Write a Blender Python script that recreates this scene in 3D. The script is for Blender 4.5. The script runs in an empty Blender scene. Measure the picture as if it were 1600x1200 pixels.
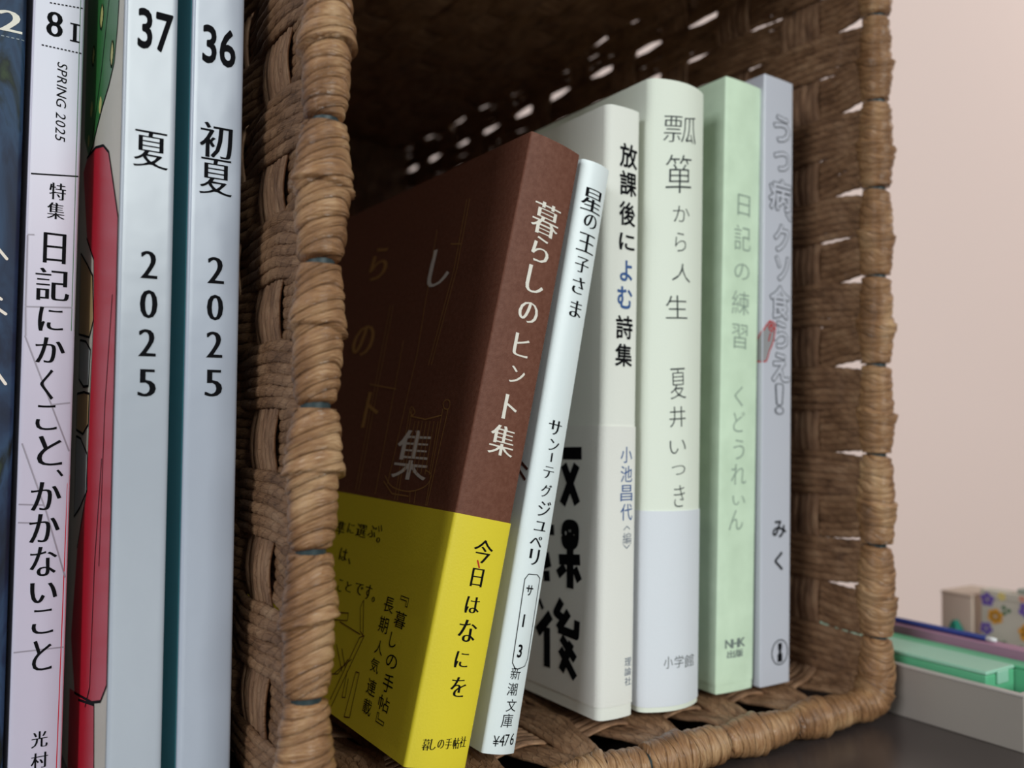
import bpy, bmesh, math, random
import numpy as np
from mathutils import Matrix, Vector, geometry

SC = bpy.context.scene
COL = SC.collection
MM = 0.001
rng = random.Random(7)
NR = np.random.default_rng(11)

# ---------------------------------------------------------------- camera
F_PX, YAW, PITCH, ROLL = 1350.0, 0.59335, 0.05227, 0.02001
fw = Vector((math.sin(YAW) * math.cos(PITCH), math.cos(YAW) * math.cos(PITCH), math.sin(PITCH)))
r0 = Vector((math.cos(YAW), -math.sin(YAW), 0)); u0 = r0.cross(fw)
rt = r0 * math.cos(ROLL) + u0 * math.sin(ROLL); up = rt.cross(fw)
cd = bpy.data.cameras.new('camera'); cam = bpy.data.objects.new('camera', cd); COL.objects.link(cam)
cd.sensor_width = 36; cd.sensor_fit = 'HORIZONTAL'; cd.lens = F_PX / 1600 * 36
cd.clip_start = 0.005; cd.clip_end = 50
cd.dof.use_dof = True; cd.dof.focus_distance = 0.198; cd.dof.aperture_fstop = 11
m = Matrix((rt, up, -fw)).transposed().to_4x4(); m.translation = (0, 0, 0.07699)
cam.matrix_world = m
SC.camera = cam

# ---------------------------------------------------------------- world, window light, exposure
w = bpy.data.worlds.new('room_light'); SC.world = w; w.use_nodes = True
bg = w.node_tree.nodes['Background']; bg.inputs[0].default_value = (0.88, 0.95, 1.0, 1); bg.inputs[1].default_value = 0.18


def area(name, loc, target, sx, sy, power, col):
    l = bpy.data.lights.new(name, 'AREA'); l.shape = 'RECTANGLE'; l.size = sx; l.size_y = sy
    l.energy = power; l.color = col
    o = bpy.data.objects.new(name, l); COL.objects.link(o); o.location = loc
    o.rotation_euler = (Vector(target) - Vector(loc)).to_track_quat('-Z', 'Y').to_euler()
    return o


area('window_light', (0.25, -5.8, 2.4), (0.12, 0.17, 0.08), 2.6, 2.6, 270, (0.93, 1.0, 0.97))
area('side_window_light', (-3.0, -0.95, 1.2), (0.15, 0.17, 0.08), 1.0, 1.3, 42, (0.92, 0.97, 1.0))

wall_fill = bpy.data.lights.new('wall_fill_light', 'POINT'); wall_fill.energy = 22; wall_fill.color = (1.0, 0.93, 0.86); wall_fill.shadow_soft_size = 0.14  # warm fill light added to brighten the pink wall, no fixture modelled
lo = bpy.data.objects.new('wall_fill_light', wall_fill); COL.objects.link(lo); lo.location = (2.7, 0.0, 1.7)

VS = SC.view_settings
VS.view_transform = 'Standard'; VS.look = 'None'; VS.exposure = 0.0; VS.gamma = 1; VS.use_curve_mapping = False


# ---------------------------------------------------------------- helpers
def lin(c):
    return tuple(((x / 255) / 12.92 if x / 255 <= 0.04045 else ((x / 255 + 0.055) / 1.055) ** 2.4) for x in c) + (1,)


def mat(name, rgb, rough=0.6, spec=0.5, bump=0, bscale=900, var=0, vscale=120, sheen=0):
    mt = bpy.data.materials.new(name); mt.use_nodes = True
    nt = mt.node_tree; b = nt.nodes['Principled BSDF']
    b.inputs['Base Color'].default_value = lin(rgb); b.inputs['Roughness'].default_value = rough
    b.inputs['Specular IOR Level'].default_value = spec
    tc = nt.nodes.new('ShaderNodeTexCoord')
    if bump:
        n = nt.nodes.new('ShaderNodeTexNoise'); n.inputs['Scale'].default_value = bscale; n.inputs['Detail'].default_value = 3
        bp = nt.nodes.new('ShaderNodeBump'); bp.inputs['Strength'].default_value = bump; bp.inputs['Distance'].default_value = 0.0006
        nt.links.new(tc.outputs['Object'], n.inputs['Vector']); nt.links.new(n.outputs['Fac'], bp.inputs['Height'])
        nt.links.new(bp.outputs['Normal'], b.inputs['Normal'])
    if var:
        n = nt.nodes.new('ShaderNodeTexNoise'); n.inputs['Scale'].default_value = vscale; n.inputs['Detail'].default_value = 4
        cr = nt.nodes.new('ShaderNodeValToRGB')
        lo = tuple(max(0, x - var) for x in rgb); hi = tuple(min(255, x + var) for x in rgb)
        cr.color_ramp.elements[0].color = lin(lo); cr.color_ramp.elements[0].position = 0.3
        cr.color_ramp.elements[1].color = lin(hi); cr.color_ramp.elements[1].position = 0.7
        nt.links.new(tc.outputs['Object'], n.inputs['Vector']); nt.links.new(n.outputs['Fac'], cr.inputs['Fac'])
        nt.links.new(cr.outputs['Color'], b.inputs['Base Color'])
    return mt


def straw(name, c_dark, c_mid, c_lite, rough=0.5, twist=(0.30, 0.55), crease=0.8, wander=2.4):
    """twisted paper cord: fibres run along the cord, colour differs from cord to cord"""
    mt = bpy.data.materials.new(name); mt.use_nodes = True; nt = mt.node_tree; L = nt.links.new
    b = nt.nodes['Principled BSDF']; b.inputs['Roughness'].default_value = rough
    b.inputs['Specular IOR Level'].default_value = 0.45
    uv = nt.nodes.new('ShaderNodeUVMap'); uv.uv_map = 'UVMap'
    mp = nt.nodes.new('ShaderNodeMapping'); mp.inputs['Scale'].default_value = (0.22, 5.0, 1); mp.inputs['Rotation'].default_value = (0, 0, 0.05)
    n1 = nt.nodes.new('ShaderNodeTexNoise'); n1.inputs['Scale'].default_value = 1.6; n1.inputs['Detail'].default_value = 5
    n1.inputs['Distortion'].default_value = 0.6
    n2 = nt.nodes.new('ShaderNodeTexNoise'); n2.inputs['Scale'].default_value = 0.11; n2.inputs['Detail'].default_value = 2
    mx = nt.nodes.new('ShaderNodeMath'); mx.operation = 'MULTIPLY_ADD'; mx.inputs[1].default_value = 0.6
    cr = nt.nodes.new('ShaderNodeValToRGB'); e = cr.color_ramp.elements
    e[0].position = 0.42; e[0].color = lin(c_dark); e[1].position = 1.0; e[1].color = lin(c_lite)
    k = e.new(0.72); k.color = lin(c_mid)
    bp = nt.nodes.new('ShaderNodeBump'); bp.inputs['Strength'].default_value = 0.75; bp.inputs['Distance'].default_value = 0.0006
    L(uv.outputs['UV'], mp.inputs['Vector']); L(mp.outputs['Vector'], n1.inputs['Vector']); L(uv.outputs['UV'], n2.inputs['Vector'])
    L(n1.outputs['Fac'], mx.inputs[0])
    m2 = nt.nodes.new('ShaderNodeMath'); m2.operation = 'MULTIPLY'; m2.inputs[1].default_value = 0.8
    L(n2.outputs['Fac'], m2.inputs[0]); L(m2.outputs[0], mx.inputs[2])
    L(mx.outputs[0], cr.inputs['Fac']); L(cr.outputs['Color'], b.inputs['Base Color'])
    # creases of the twist: thin dark lines running slantwise round the cord
    sx = nt.nodes.new('ShaderNodeSeparateXYZ'); L(uv.outputs['UV'], sx.inputs[0])
    nd = nt.nodes.new('ShaderNodeTexNoise'); nd.inputs['Scale'].default_value = 0.35; nd.inputs['Detail'].default_value = 3; L(uv.outputs['UV'], nd.inputs['Vector'])
    def mth(op, a, bb, c=None):
        k = nt.nodes.new('ShaderNodeMath'); k.operation = op
        for i_, q_ in enumerate((a, bb, c)):
            if q_ is None: continue
            if isinstance(q_, (int, float)): k.inputs[i_].default_value = q_
            else: L(q_, k.inputs[i_])
        return k.outputs[0]
    t = mth('MULTIPLY_ADD', sx.outputs['X'], twist[0], mth('MULTIPLY', sx.outputs['Y'], twist[1]))
    t = mth('MULTIPLY_ADD', nd.outputs['Fac'], wander, t)
    fr = mth('FRACT', t, 0); tri = mth('ABSOLUTE', mth('SUBTRACT', fr, .5), 0)          # 0 on the crease, 0.5 between creases
    cl = mth('MINIMUM', mth('MULTIPLY', tri, 9.0), 1.0)
    mxc = nt.nodes.new('ShaderNodeMix'); mxc.data_type = 'RGBA'; mxc.blend_type = 'MULTIPLY'
    mxc.inputs[0].default_value = crease
    gc = nt.nodes.new('ShaderNodeValToRGB'); gc.color_ramp.elements[0].color = (.32, .26, .2, 1); gc.color_ramp.elements[1].color = (1, 1, 1, 1)
    L(cl, gc.inputs['Fac']); L(cr.outputs['Color'], mxc.inputs[6]); L(gc.outputs['Color'], mxc.inputs[7]); L(mxc.outputs[2], b.inputs['Base Color'])
    hh = mth('MULTIPLY_ADD', cl, .8 * crease, n1.outputs['Fac'])
    L(hh, bp.inputs['Height']); L(bp.outputs['Normal'], b.inputs['Normal'])
    return mt


def link(name, me, mt, parent=None, label=None):
    if mt is not None and not me.materials: me.materials.append(mt)
    o = bpy.data.objects.new(name, me); COL.objects.link(o)
    if parent is not None: o.parent = parent
    if label: o['label'] = label
    return o


def root(name, label, cat, loc=(0, 0, 0), roty=0.0, rotz=0.0, group=None):
    o = bpy.data.objects.new(name, None); o.empty_display_size = 0.01; COL.objects.link(o)
    o.location = [c * MM for c in loc]; o.rotation_euler = (0, roty, rotz)
    o['label'] = label; o['category'] = cat
    if group: o['group'] = group
    return o


def smooth(me, on=True):
    me.polygons.foreach_set('use_smooth', [on] * len(me.polygons)); return me


def pymesh(name, vs, fs):
    me = bpy.data.meshes.new(name); me.from_pydata([tuple(c * MM for c in v) for v in vs], [], fs); me.update(); return me


def quadmesh(name, V, Q, UV=None, sm=True):
    """numpy verts in mm, quads, per-vertex uv"""
    me = bpy.data.meshes.new(name); V = np.asarray(V, np.float32) * MM; Q = np.asarray(Q, np.int32)
    me.vertices.add(len(V)); me.vertices.foreach_set('co', V.ravel())
    me.loops.add(Q.size); me.loops.foreach_set('vertex_index', Q.ravel())
    me.polygons.add(len(Q)); me.polygons.foreach_set('loop_start', np.arange(0, Q.size, 4, dtype=np.int32))
    me.polygons.foreach_set('loop_total', np.full(len(Q), 4, np.int32))
    if UV is not None:
        l = me.uv_layers.new(name='UVMap'); l.data.foreach_set('uv', np.asarray(UV, np.float32)[Q.ravel()].ravel())
    me.update(calc_edges=True); me.validate()
    me.polygons.foreach_set('use_smooth', np.full(len(Q), sm))
    return me


def box_bm(bm, x0, x1, y0, y1, z0, z1, bev=0.0, seg=2):
    r = bmesh.ops.create_cube(bm, size=1)
    for v in r['verts']:
        v.co = ((x0 + x1) / 2 + v.co.x * (x1 - x0), (y0 + y1) / 2 + v.co.y * (y1 - y0), (z0 + z1) / 2 + v.co.z * (z1 - z0))
        v.co *= MM
    if bev:
        es = list({e for v in r['verts'] for e in v.link_edges})
        bmesh.ops.bevel(bm, geom=es, offset=bev * MM, segments=seg, affect='EDGES', profile=0.5)


def box(name, x0, x1, y0, y1, z0, z1, mt, parent=None, bev=0.0, seg=2, label=None):
    bm = bmesh.new(); box_bm(bm, x0, x1, y0, y1, z0, z1, bev, seg)
    me = bpy.data.meshes.new(name); bm.to_mesh(me); bm.free()
    return link(name, me, mt, parent, label)


# ---------------------------------------------------------------- room
pink = mat('pink_wall_paint', (236, 214, 208), 0.85, 0.2, bump=0.05, bscale=60)
W = box('wall_back', -1500, 4600, 900, 960, -770, 2400, pink); W['kind'] = 'structure'
W = box('wall_right', 4600, 4660, -3000, 960, -770, 2400, pink); W['kind'] = 'structure'
W = box('floor', -1500, 4660, -3000, 960, -830, -770, mat('floor_boards', (120, 92, 66), 0.5, var=12, vscale=4)); W['kind'] = 'structure'

TZ = -10.0
dark_top = mat('dark_brown_laminate', (68, 59, 57), 0.26, 0.5, bump=0.02, bscale=500, var=3, vscale=60)
tb = root('table', 'dark brown glossy table under the wicker basket and the books', 'table', (0, 0, 0))
box('tabletop', -420, 376, -480, 700, TZ - 24, TZ, dark_top, tb, 2.0, 3)
for lx in (-395, 340):
    for ly in (-455, 665):
        box('leg', lx - 18, lx + 18, ly - 18, ly + 18, -770, TZ - 24, dark_top, tb, 3)

# ---------------------------------------------------------------- books: shapes
INK = mat('black_ink', (14, 14, 18), 0.75, 0.08)
GREY_INK = mat('grey_ink', (118, 128, 124), 0.6, 0.2)
PENCIL = mat('pencil_ink', (60, 66, 66), 0.7, 0.2)
PALE_INK = mat('pale_grey_green_ink', (146, 162, 148), 0.6, 0.2)
OUTLINE = mat('outline_ink', (78, 80, 86), 0.5, 0.2)
BLUE_INK = mat('blue_ink', (62, 96, 152), 0.5, 0.2)
NAVY_GREY = mat('slate_ink', (96, 108, 128), 0.5, 0.2)
WHITE_INK = mat('white_ink', (238, 230, 218), 0.6)
SILVER = mat('silver_foil', (225, 215, 208), 0.45, 0.8)
GOLD = mat('dull_gold_foil', (176, 128, 72), 0.4, 0.7)
RED_INK = mat('red_ink', (196, 38, 40), 0.5, 0.2)
BROWN_INK = mat('dark_red_brown_ink', (86, 34, 18), 0.6)
PAGES = mat('book_pages', (214, 202, 178), 0.85, 0.2, bump=0.3, bscale=400)


class Book:
    """local frame (mm): x across the spine, y into the basket, z up; y = 0 at the spine edges"""

    def __init__(s, name, label, loc, lean, w, d, h, cover, bulge=0.0, rc=0.8, th=0.5, inset=2.0, cat='book', pages=PAGES, cover_label=None, ks=1.0, dx=0.0):
        s.w, s.d, s.h, s.b, s.rc, s.ks, s.dx, s.band = w, d, h, bulge, rc, ks, dx, None
        s.root = root(name, label, cat, loc, math.radians(lean))
        s.wrap('cover', 0, h, cover, 0.0, th, label=cover_label)
        box('page_block', th + .15, w - th - .15, max(1.2, rc + th + .2), d - inset, inset * .6, h - inset * .6, pages, s.root)

    def ys(s, x):
        t = min(1, max(-1, 2 * x / s.w - 1)); y = -s.b * (1 - t * t)
        for e in (x, s.w - x):
            if e < s.rc: y += s.rc - math.sqrt(max(0, s.rc ** 2 - (s.rc - max(0, e)) ** 2))
        return y

    def profile(s, off):
        xs = [s.rc * (1 - math.cos(a)) for a in np.linspace(0, math.pi / 2, 6)]
        mid = list(np.linspace(s.rc, s.w - s.rc, 15))[1:-1]
        X = xs + mid + [s.w - x for x in reversed(xs)]
        P = [(0.0, s.d)] + [(0.0, y) for y in np.linspace(s.d * .6, s.rc + 4, 3)] + [(x, s.ys(x)) for x in X]
        P += [(s.w, y) for y in np.linspace(s.rc + 4, s.d * .6, 3)] + [(s.w, s.d)]
        P = np.array(P)
        if off:
            T = np.gradient(P, axis=0); T /= np.linalg.norm(T, axis=1)[:, None] + 1e-9
            P = P + off * np.stack([T[:, 1], -T[:, 0]], 1)
        return P

    def wrap(s, name, z0, z1, mt, off=0.0, th=0.4, label=None):
        A = s.profile(off); B = s.profile(off - th); n = len(A)
        V = [(x, y, z) for Q in (A, B) for z in (z0, z1) for x, y in Q]; Fc = []
        for i in range(n - 1):
            Fc += [(i, i + 1, n + i + 1, n + i), (2 * n + i + 1, 2 * n + i, 3 * n + i, 3 * n + i + 1),
                   (n + i, n + i + 1, 3 * n + i + 1, 3 * n + i), (i + 1, i, 2 * n + i, 2 * n + i + 1)]
        Fc += [(0, n, 3 * n, 2 * n), (2 * n - 1, n - 1, 3 * n - 1, 4 * n - 1)]
        me = smooth(pymesh(name, V, Fc)); o = link(name, me, mt, s.root, label)
        bm = bmesh.new(); bm.from_mesh(me); bmesh.ops.recalc_face_normals(bm, faces=bm.faces)
        for e in bm.edges:
            if len(e.link_faces) == 2 and e.calc_face_angle(0) > 0.9: e.smooth = False
        bm.to_mesh(me); bm.free()
        return o

    def put(s, face, a, z, lift):
        if s.ks != 1:                                  # print layout enlarged about its eye-level height
            a = a * s.ks + (s.dx if face == 's' else 0); z = min(s.h - .6, max(.6, (z - 87) * s.ks + 87))
        if face == 's': return (a, s.ys(a) - lift, z)
        return (-lift, a, z)

    def decal(s, name, bm, face, mt, lift=0.07, cut=True, label=None):
        """bm: flat 2D mesh with x = along the face, y = up; laid on the spine ('s') or left cover ('c')"""
        if face == 's' and s.b > .45 and cut:
            xs = [v.co.x for v in bm.verts]
            x = min(xs) + 0.9
            while x < max(xs):
                bmesh.ops.bisect_plane(bm, geom=bm.verts[:] + bm.edges[:] + bm.faces[:], plane_co=(x, 0, 0), plane_no=(1, 0, 0)); x += 0.9
        for v in bm.verts: v.co = Vector(s.put(face, v.co.x, v.co.y, lift + v.co.z)) * MM
        me = bpy.data.meshes.new(name); bm.to_mesh(me); bm.free()
        return link(name, me, mt, s.band if s.band and lift >= .28 else s.root, label)


# ---------------------------------------------------------------- lettering
_gl = {}
LAYER = {}


def glyph(ch, style):
    key = (ch, style)
    if key in _gl: return _gl[key]
    cu = bpy.data.curves.new('glyph', 'FONT'); cu.body = ch; cu.size = 1; cu.dimensions = '2D'; cu.fill_mode = 'BOTH'
    cu.resolution_u = 3
    o = bpy.data.objects.new('glyph', cu); COL.objects.link(o)
    e = o.evaluated_get(bpy.context.evaluated_depsgraph_get()); me = e.to_mesh()
    V = np.array([v.co[:2] for v in me.vertices]); Fs = [tuple(p.vertices) for p in me.polygons]
    e.to_mesh_clear(); bpy.data.objects.remove(o); bpy.data.curves.remove(cu)
    kx, ky = {'mincho': (.012, -.014), 'thin': (-.010, -.010), 'hair': (-.014, -.014)}.get(style, (0, 0))
    if (kx or ky) and len(V):
        # thinner horizontal strokes / thicker uprights, or lighter strokes altogether
        cnt = {}
        for f in Fs:
            for i in range(len(f)):
                a, b = f[i], f[(i + 1) % len(f)]; cnt.setdefault((min(a, b), max(a, b)), []).append((a, b))
        N = np.zeros_like(V)
        for lst in cnt.values():
            if len(lst) == 1:
                a, b = lst[0]; t = V[b] - V[a]; l = np.hypot(*t)
                if l > 1e-6:
                    n = np.array([t[1], -t[0]]) / l; N[a] += n; N[b] += n
        ar = sum((V[f[1]][0] - V[f[0]][0]) * (V[f[2]][1] - V[f[0]][1]) - (V[f[1]][1] - V[f[0]][1]) * (V[f[2]][0] - V[f[0]][0]) for f in Fs)
        if ar < 0: N = -N
        l = np.linalg.norm(N, axis=1); l[l < 1e-6] = 1; N /= l[:, None]
        V = V + N * np.array([kx, ky])
    sh = {'mincho': [(-.012, 0), (.012, 0)], 'bold': [(.02 * math.cos(k * math.pi / 4), .02 * math.sin(k * math.pi / 4)) for k in range(8)],
          'outer': [(.050 * math.cos(k * math.pi / 8), .050 * math.sin(k * math.pi / 8)) for k in range(16)],
          'inner': [(.020 * math.cos(k * math.pi / 6), .020 * math.sin(k * math.pi / 6)) for k in range(12)]}.get(style)
    if sh and len(V):                                   # heavier weight: the same outline laid down several times, slightly shifted
        n = len(V); LAYER[key] = n; Fs = [tuple(i + n * k for i in f) for k in range(len(sh)) for f in Fs]; V = np.concatenate([V + s for s in sh])
    _gl[key] = (V, Fs); return _gl[key]


FIT = {'brown': 'h', 'bunko': 'h', 'cover': 'w'}


def lettering(book, name, face, spec, style, mt, fit='wh', lift=0.07, jitter=0.0, asp=1.0, mirror_x=False):
    bm = bmesh.new()
    for t in spec.split(' '):
        ch, cx, cz, hh, ww = t.rsplit(',', 4); cx, cz, hh, ww = float(cx), float(cz), float(hh), float(ww)
        V, Fs = glyph(ch, style)
        if not len(V): continue
        V0 = glyph(ch, 'reg')[0] if style in ('outer', 'inner') else V
        lo, hi = V0.min(0), V0.max(0); sz = hi - lo
        sy = hh / sz[1]; sx = ww / sz[0] if 'w' in fit else sy * asp
        if 'w' in fit: sx = min(max(sx, sy * .5), sy * 1.7)
        P = (V - (lo + hi) / 2) * (sx, sy)
        if jitter:
            a = rng.uniform(-jitter, jitter); sh = rng.uniform(-jitter, jitter)
            P = P @ np.array([[math.cos(a), math.sin(a)], [-math.sin(a), math.cos(a)]]); P[:, 1] += P[:, 0] * (sh + .08)
        if face == 'c': P = P * (-1, 1)            # the left cover is read from outside, so x runs towards the spine
        n0 = LAYER.get((ch, style), len(P))
        vs = [bm.verts.new((cx + p[0], cz + p[1], .004 * (i // n0))) for i, p in enumerate(P)]
        for f in Fs:
            try: bm.faces.new([vs[i] for i in f])
            except ValueError: pass
    return book.decal(name, bm, face, mt, lift)


def stroke_bm(bm, pts, wd, closed=False, caps=True):
    pts = [Vector((p[0], p[1])) for p in pts]
    if closed: pts.append(pts[0])
    for a, b in zip(pts, pts[1:]):
        d = b - a
        if d.length < 1e-6: continue
        n = Vector((-d.y, d.x)).normalized() * wd / 2
        z_ = .0025 * (len(bm.faces) % 24)
        bm.faces.new([bm.verts.new((*q, z_)) for q in (a - n, b - n, b + n, a + n)])
    for p in (pts[1:-1] if not caps else pts):
        z_ = .0025 * (len(bm.faces) % 24)
        bm.faces.new([bm.verts.new((p.x + wd / 2 * math.cos(k * math.pi / 5), p.y + wd / 2 * math.sin(k * math.pi / 5), z_)) for k in range(10)])


def strokes(book, name, face, lines, wd, mt, lift=0.07, caps=True, label=None):
    bm = bmesh.new()
    for l in lines:
        stroke_bm(bm, l[1] if isinstance(l[0], (int, float)) else l, l[0] if isinstance(l[0], (int, float)) else wd, caps=caps)
    return book.decal(name, bm, face, mt, lift, label=label)


def smooth_pts(pts, n=6, closed=True):
    """Catmull-Rom through the points"""
    out = []; N = len(pts)
    for i in range(N if closed else N - 1):
        g = lambda k: Vector(pts[k % N]) if closed else Vector(pts[min(max(k, 0), N - 1)])
        p0, p1, p2, p3 = g(i - 1), g(i), g(i + 1), g(i + 2)
        for k in range(n):
            t = k / n
            out.append(tuple(0.5 * ((2 * p1) + (p2 - p0) * t + (2 * p0 - 5 * p1 + 4 * p2 - p3) * t * t + (3 * p1 - p0 - 3 * p2 + p3) * t ** 3)))
    if not closed: out.append(tuple(pts[-1]))
    return out


def polys(book, name, face, plist, mt, lift=0.05, label=None):
    bm = bmesh.new()
    for pts in plist:
        for t in geometry.tessellate_polygon([[Vector((p[0], p[1], 0)) for p in pts]]):
            bm.faces.new([bm.verts.new((pts[i][0], pts[i][1], 0)) for i in t])
    return book.decal(name, bm, face, mt, lift, label=label)

# ---------------------------------------------------------------- wicker basket lying on its side
STRAW = straw('paper_cord', (86, 57, 38), (154, 115, 84), (190, 152, 118), 0.5, (0.26, 0.5), 0.5, 1.6)
STRAW_RIM = straw('paper_cord_rim', (84, 52, 32), (156, 114, 78), (210, 172, 130), 0.28, (0.0, 1.0), 0.75, 0.18)
STAKE = straw('paper_cord_stake', (92, 62, 42), (160, 120, 90), (194, 156, 122), 0.5, (0.03, 0.5), 0.35)
WIRE = mat('dark_teal_wire', (34, 52, 56), 0.5)
XL, XR, ZB, ZT, RC = 62.5, 246.8, -3.6, 254.0, 8.0      # mid surface of the weave
Y0, DEPTH = 161.0, 330.0                               # rim plane, depth of the basket
SEG = [('r', ZT - ZB - 2 * RC), ('a', RC * math.pi / 2), ('b', XR - XL - 2 * RC), ('a', RC * math.pi / 2),
       ('l', ZT - ZB - 2 * RC), ('a', RC * math.pi / 2), ('t', XR - XL - 2 * RC), ('a', RC * math.pi / 2)]
PER = sum(q for _, q in SEG); NPAIR = 31; PITCH2 = PER / NPAIR; BW = PITCH2 / 2
S0 = (ZT - RC) - 15.5                                   # arc length of the lowest rim binding on the right side


def ring_pt(s):
    """point and outward normal on the rounded rectangle, s runs down the right, along the floor, up the left, back along the top"""
    s = s % PER
    cs = [(XR - RC, ZB + RC), (XL + RC, ZB + RC), (XL + RC, ZT - RC), (XR - RC, ZT - RC)]
    a0 = [0, -math.pi / 2, -math.pi, -3 * math.pi / 2]
    st = [(XR, ZT - RC), (XR - RC, ZB), (XL, ZB + RC), (XL + RC, ZT)]
    dr = [(0, -1), (-1, 0), (0, 1), (1, 0)]
    for k in range(8):
        L = SEG[k][1]
        if s <= L or k == 7:
            j = k // 2
            if k % 2 == 0:
                return (st[j][0] + dr[j][0] * s, st[j][1] + dr[j][1] * s), [(1, 0), (0, -1), (-1, 0), (0, 1)][j]
            a = a0[j] - s / RC
            n = (math.cos(a), math.sin(a)); return (cs[j][0] + RC * n[0], cs[j][1] + RC * n[1]), n
        s -= L


_tab_n = 8192
_tab = np.array([[*p, *n] for p, n in (ring_pt(PER * i / _tab_n) for i in range(_tab_n))] + [[*ring_pt(0)[0], *ring_pt(0)[1]]])


def ring(s):
    f = (np.asarray(s) % PER) / PER * _tab_n; i = np.clip(f.astype(int), 0, _tab_n - 1); t = (f - i)[..., None]
    q = _tab[i] * (1 - t) + _tab[i + 1] * t
    return q[..., :2], q[..., 2:]


def tubes(C, A, B, ra, rb, closed=False, m=8, uoff=0.0, voff=0.0):
    """one strand: centres C (n,3), side axis A, normal axis B, half widths ra / rb"""
    n = len(C); th = np.linspace(0, 2 * math.pi, m, endpoint=False)
    ca, sa = np.cos(th), np.sin(th)
    V = C[:, None] + A[:, None] * (ca[None, :, None] * np.asarray(ra).reshape(-1, 1, 1)) + B[:, None] * (sa[None, :, None] * np.asarray(rb).reshape(-1, 1, 1))
    i = np.arange(n if closed else n - 1)[:, None]; j = np.arange(m)[None]
    i2 = (i + 1) % n; j2 = (j + 1) % m
    Q = np.stack([i * m + j, i * m + j2, i2 * m + j2, i2 * m + j], -1).reshape(-1, 4)
    d = np.r_[0, np.cumsum(np.linalg.norm(np.diff(C, axis=0), axis=1))]
    UV = np.stack([np.repeat(d + uoff, m), np.tile(np.abs(th - math.pi) * .9, n) + voff], 1)
    return V.reshape(-1, 3), Q, UV


class Acc:
    def __init__(s): s.V, s.Q, s.U, s.n = [], [], [], 0

    def add(s, t):
        V, Q, U = t; s.V.append(V); s.Q.append(Q + s.n); s.U.append(U); s.n += len(V)

    def build(s, name, mt, parent, label=None):
        return link(name, quadmesh(name, np.concatenate(s.V), np.concatenate(s.Q), np.concatenate(s.U)), mt, parent, label)


def wob(n, amp, step=6):
    k = NR.normal(0, amp, n // step + 4); x = np.arange(n) / step
    i = x.astype(int); t = x - i; t = t * t * (3 - 2 * t); return k[i] * (1 - t) + k[i + 1] * t


basket = root('wicker_basket', 'brown woven paper-cord basket lying on its side with books standing inside', 'basket', (150, 161, 0))
basket.location = (0, 0, 0)
U = np.concatenate([np.arange(0, 48, 1.2), np.arange(48, 140, 2.5), np.arange(140, DEPTH + 5.1, 5)])
U0, USP = 28.5, 31.0                                   # first upright stake behind the rim, stake spacing
AMP = 1.0
acc = {k: Acc() for k in 'rblt'}
NB = 2 * NPAIR
SIDE_NAME = {'r': 'woven_side', 'l': 'woven_side', 'b': 'woven_floor', 't': 'woven_top'}


def side_of(s):
    p, n = ring_pt(s)
    if abs(n[0]) > abs(n[1]): return 'r' if n[0] > 0 else 'l'
    return 'b' if n[1] < 0 else 't'


lim_l0, lim_l1 = SEG[0][1] + SEG[1][1] + SEG[2][1] + SEG[3][1] * .5, sum(q for _, q in SEG[:5]) + SEG[5][1] * .5
for i in range(NB):
    sc = S0 + (i + .5) * BW
    sd = side_of(sc); left = sd == 'l'
    sgn = -1 if i % 2 == 0 else 1                      # first band of a pair starts inside, second outside
    pair_mid = S0 + (i // 2 * 2 + 1) * BW              # centre of the pair bound together at the rim
    if left: pair_mid = S0 + ((i + 1) // 2 * 2) * BW
    if left: sgn = -sgn
    nst = 6
    near = np.clip(1 - U / 19.0, 0, 1) ** 1.3
    deep = np.clip((U - 30) / 60, 0, 1)
    cell = np.sin(math.pi * (U - U0) / USP) ** 2       # 1 midway between stakes
    width = BW * (1.0 - (.17 * deep) * cell)
    if sd in 'tl': width = BW * 1.04 + 0 * U
    sh = (pair_mid - sc) * .20 * near
    if i in (NB - 2, NB - 1): sh = sh + (2.3 if i == NB - 1 else -2.3) * np.clip(1 - U / 20, 0, 1) ** .8   # one loose pair leaves a bigger hole
    if sd == 'b': sh = (pair_mid - sc) * .62 * np.clip(1 - U / 31, 0, 1) ** .8
    bandn = sgn * AMP * np.cos(math.pi * (U - U0) / USP) * np.clip(U / 10, 0.15, 1)
    bw = wob(len(U), .35, 10)
    for j in range(nst):
        o = (j - (nst - 1) / 2) * width / nst
        wv = wob(len(U), .10, 5) + bw
        wv = wv + wob(len(U), .16, 8) * deep * (sd == 'r')
        s = sc + o * (1 - (.52 * np.clip(1 - U / 31, 0, 1) ** .8 if sd == 'b' else .12 * near)) + sh + wv
        p, nn = ring(s)
        nv = bandn + wob(len(U), .16, 5) + .35 * (1 - ((j - 2.5) / 2.5) ** 2) * np.sign(bandn) * .6
        if sd == 'b': nv = nv + 1.2 * np.clip(1 - U / 16, 0, 1)
        C = np.stack([p[:, 0] + nn[:, 0] * nv, Y0 + U, p[:, 1] + nn[:, 1] * nv], 1)
        T = np.gradient(C, axis=0); T /= np.linalg.norm(T, axis=1)[:, None]
        Nn = np.stack([nn[:, 0], 0 * U, nn[:, 1]], 1)
        A = np.cross(T, Nn); A /= np.linalg.norm(A, axis=1)[:, None]; Bn = np.cross(A, T)
        tw = 1 + .10 * np.sin(U * 1.9 + rng.uniform(0, 6))
        acc[sd].add(tubes(C, A, Bn, width / nst * (.80 if sd == 't' else .585) * tw, .80 + 0 * U, m=8, uoff=rng.uniform(0, 400), voff=i * 37.0 + j * 6.1))

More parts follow.
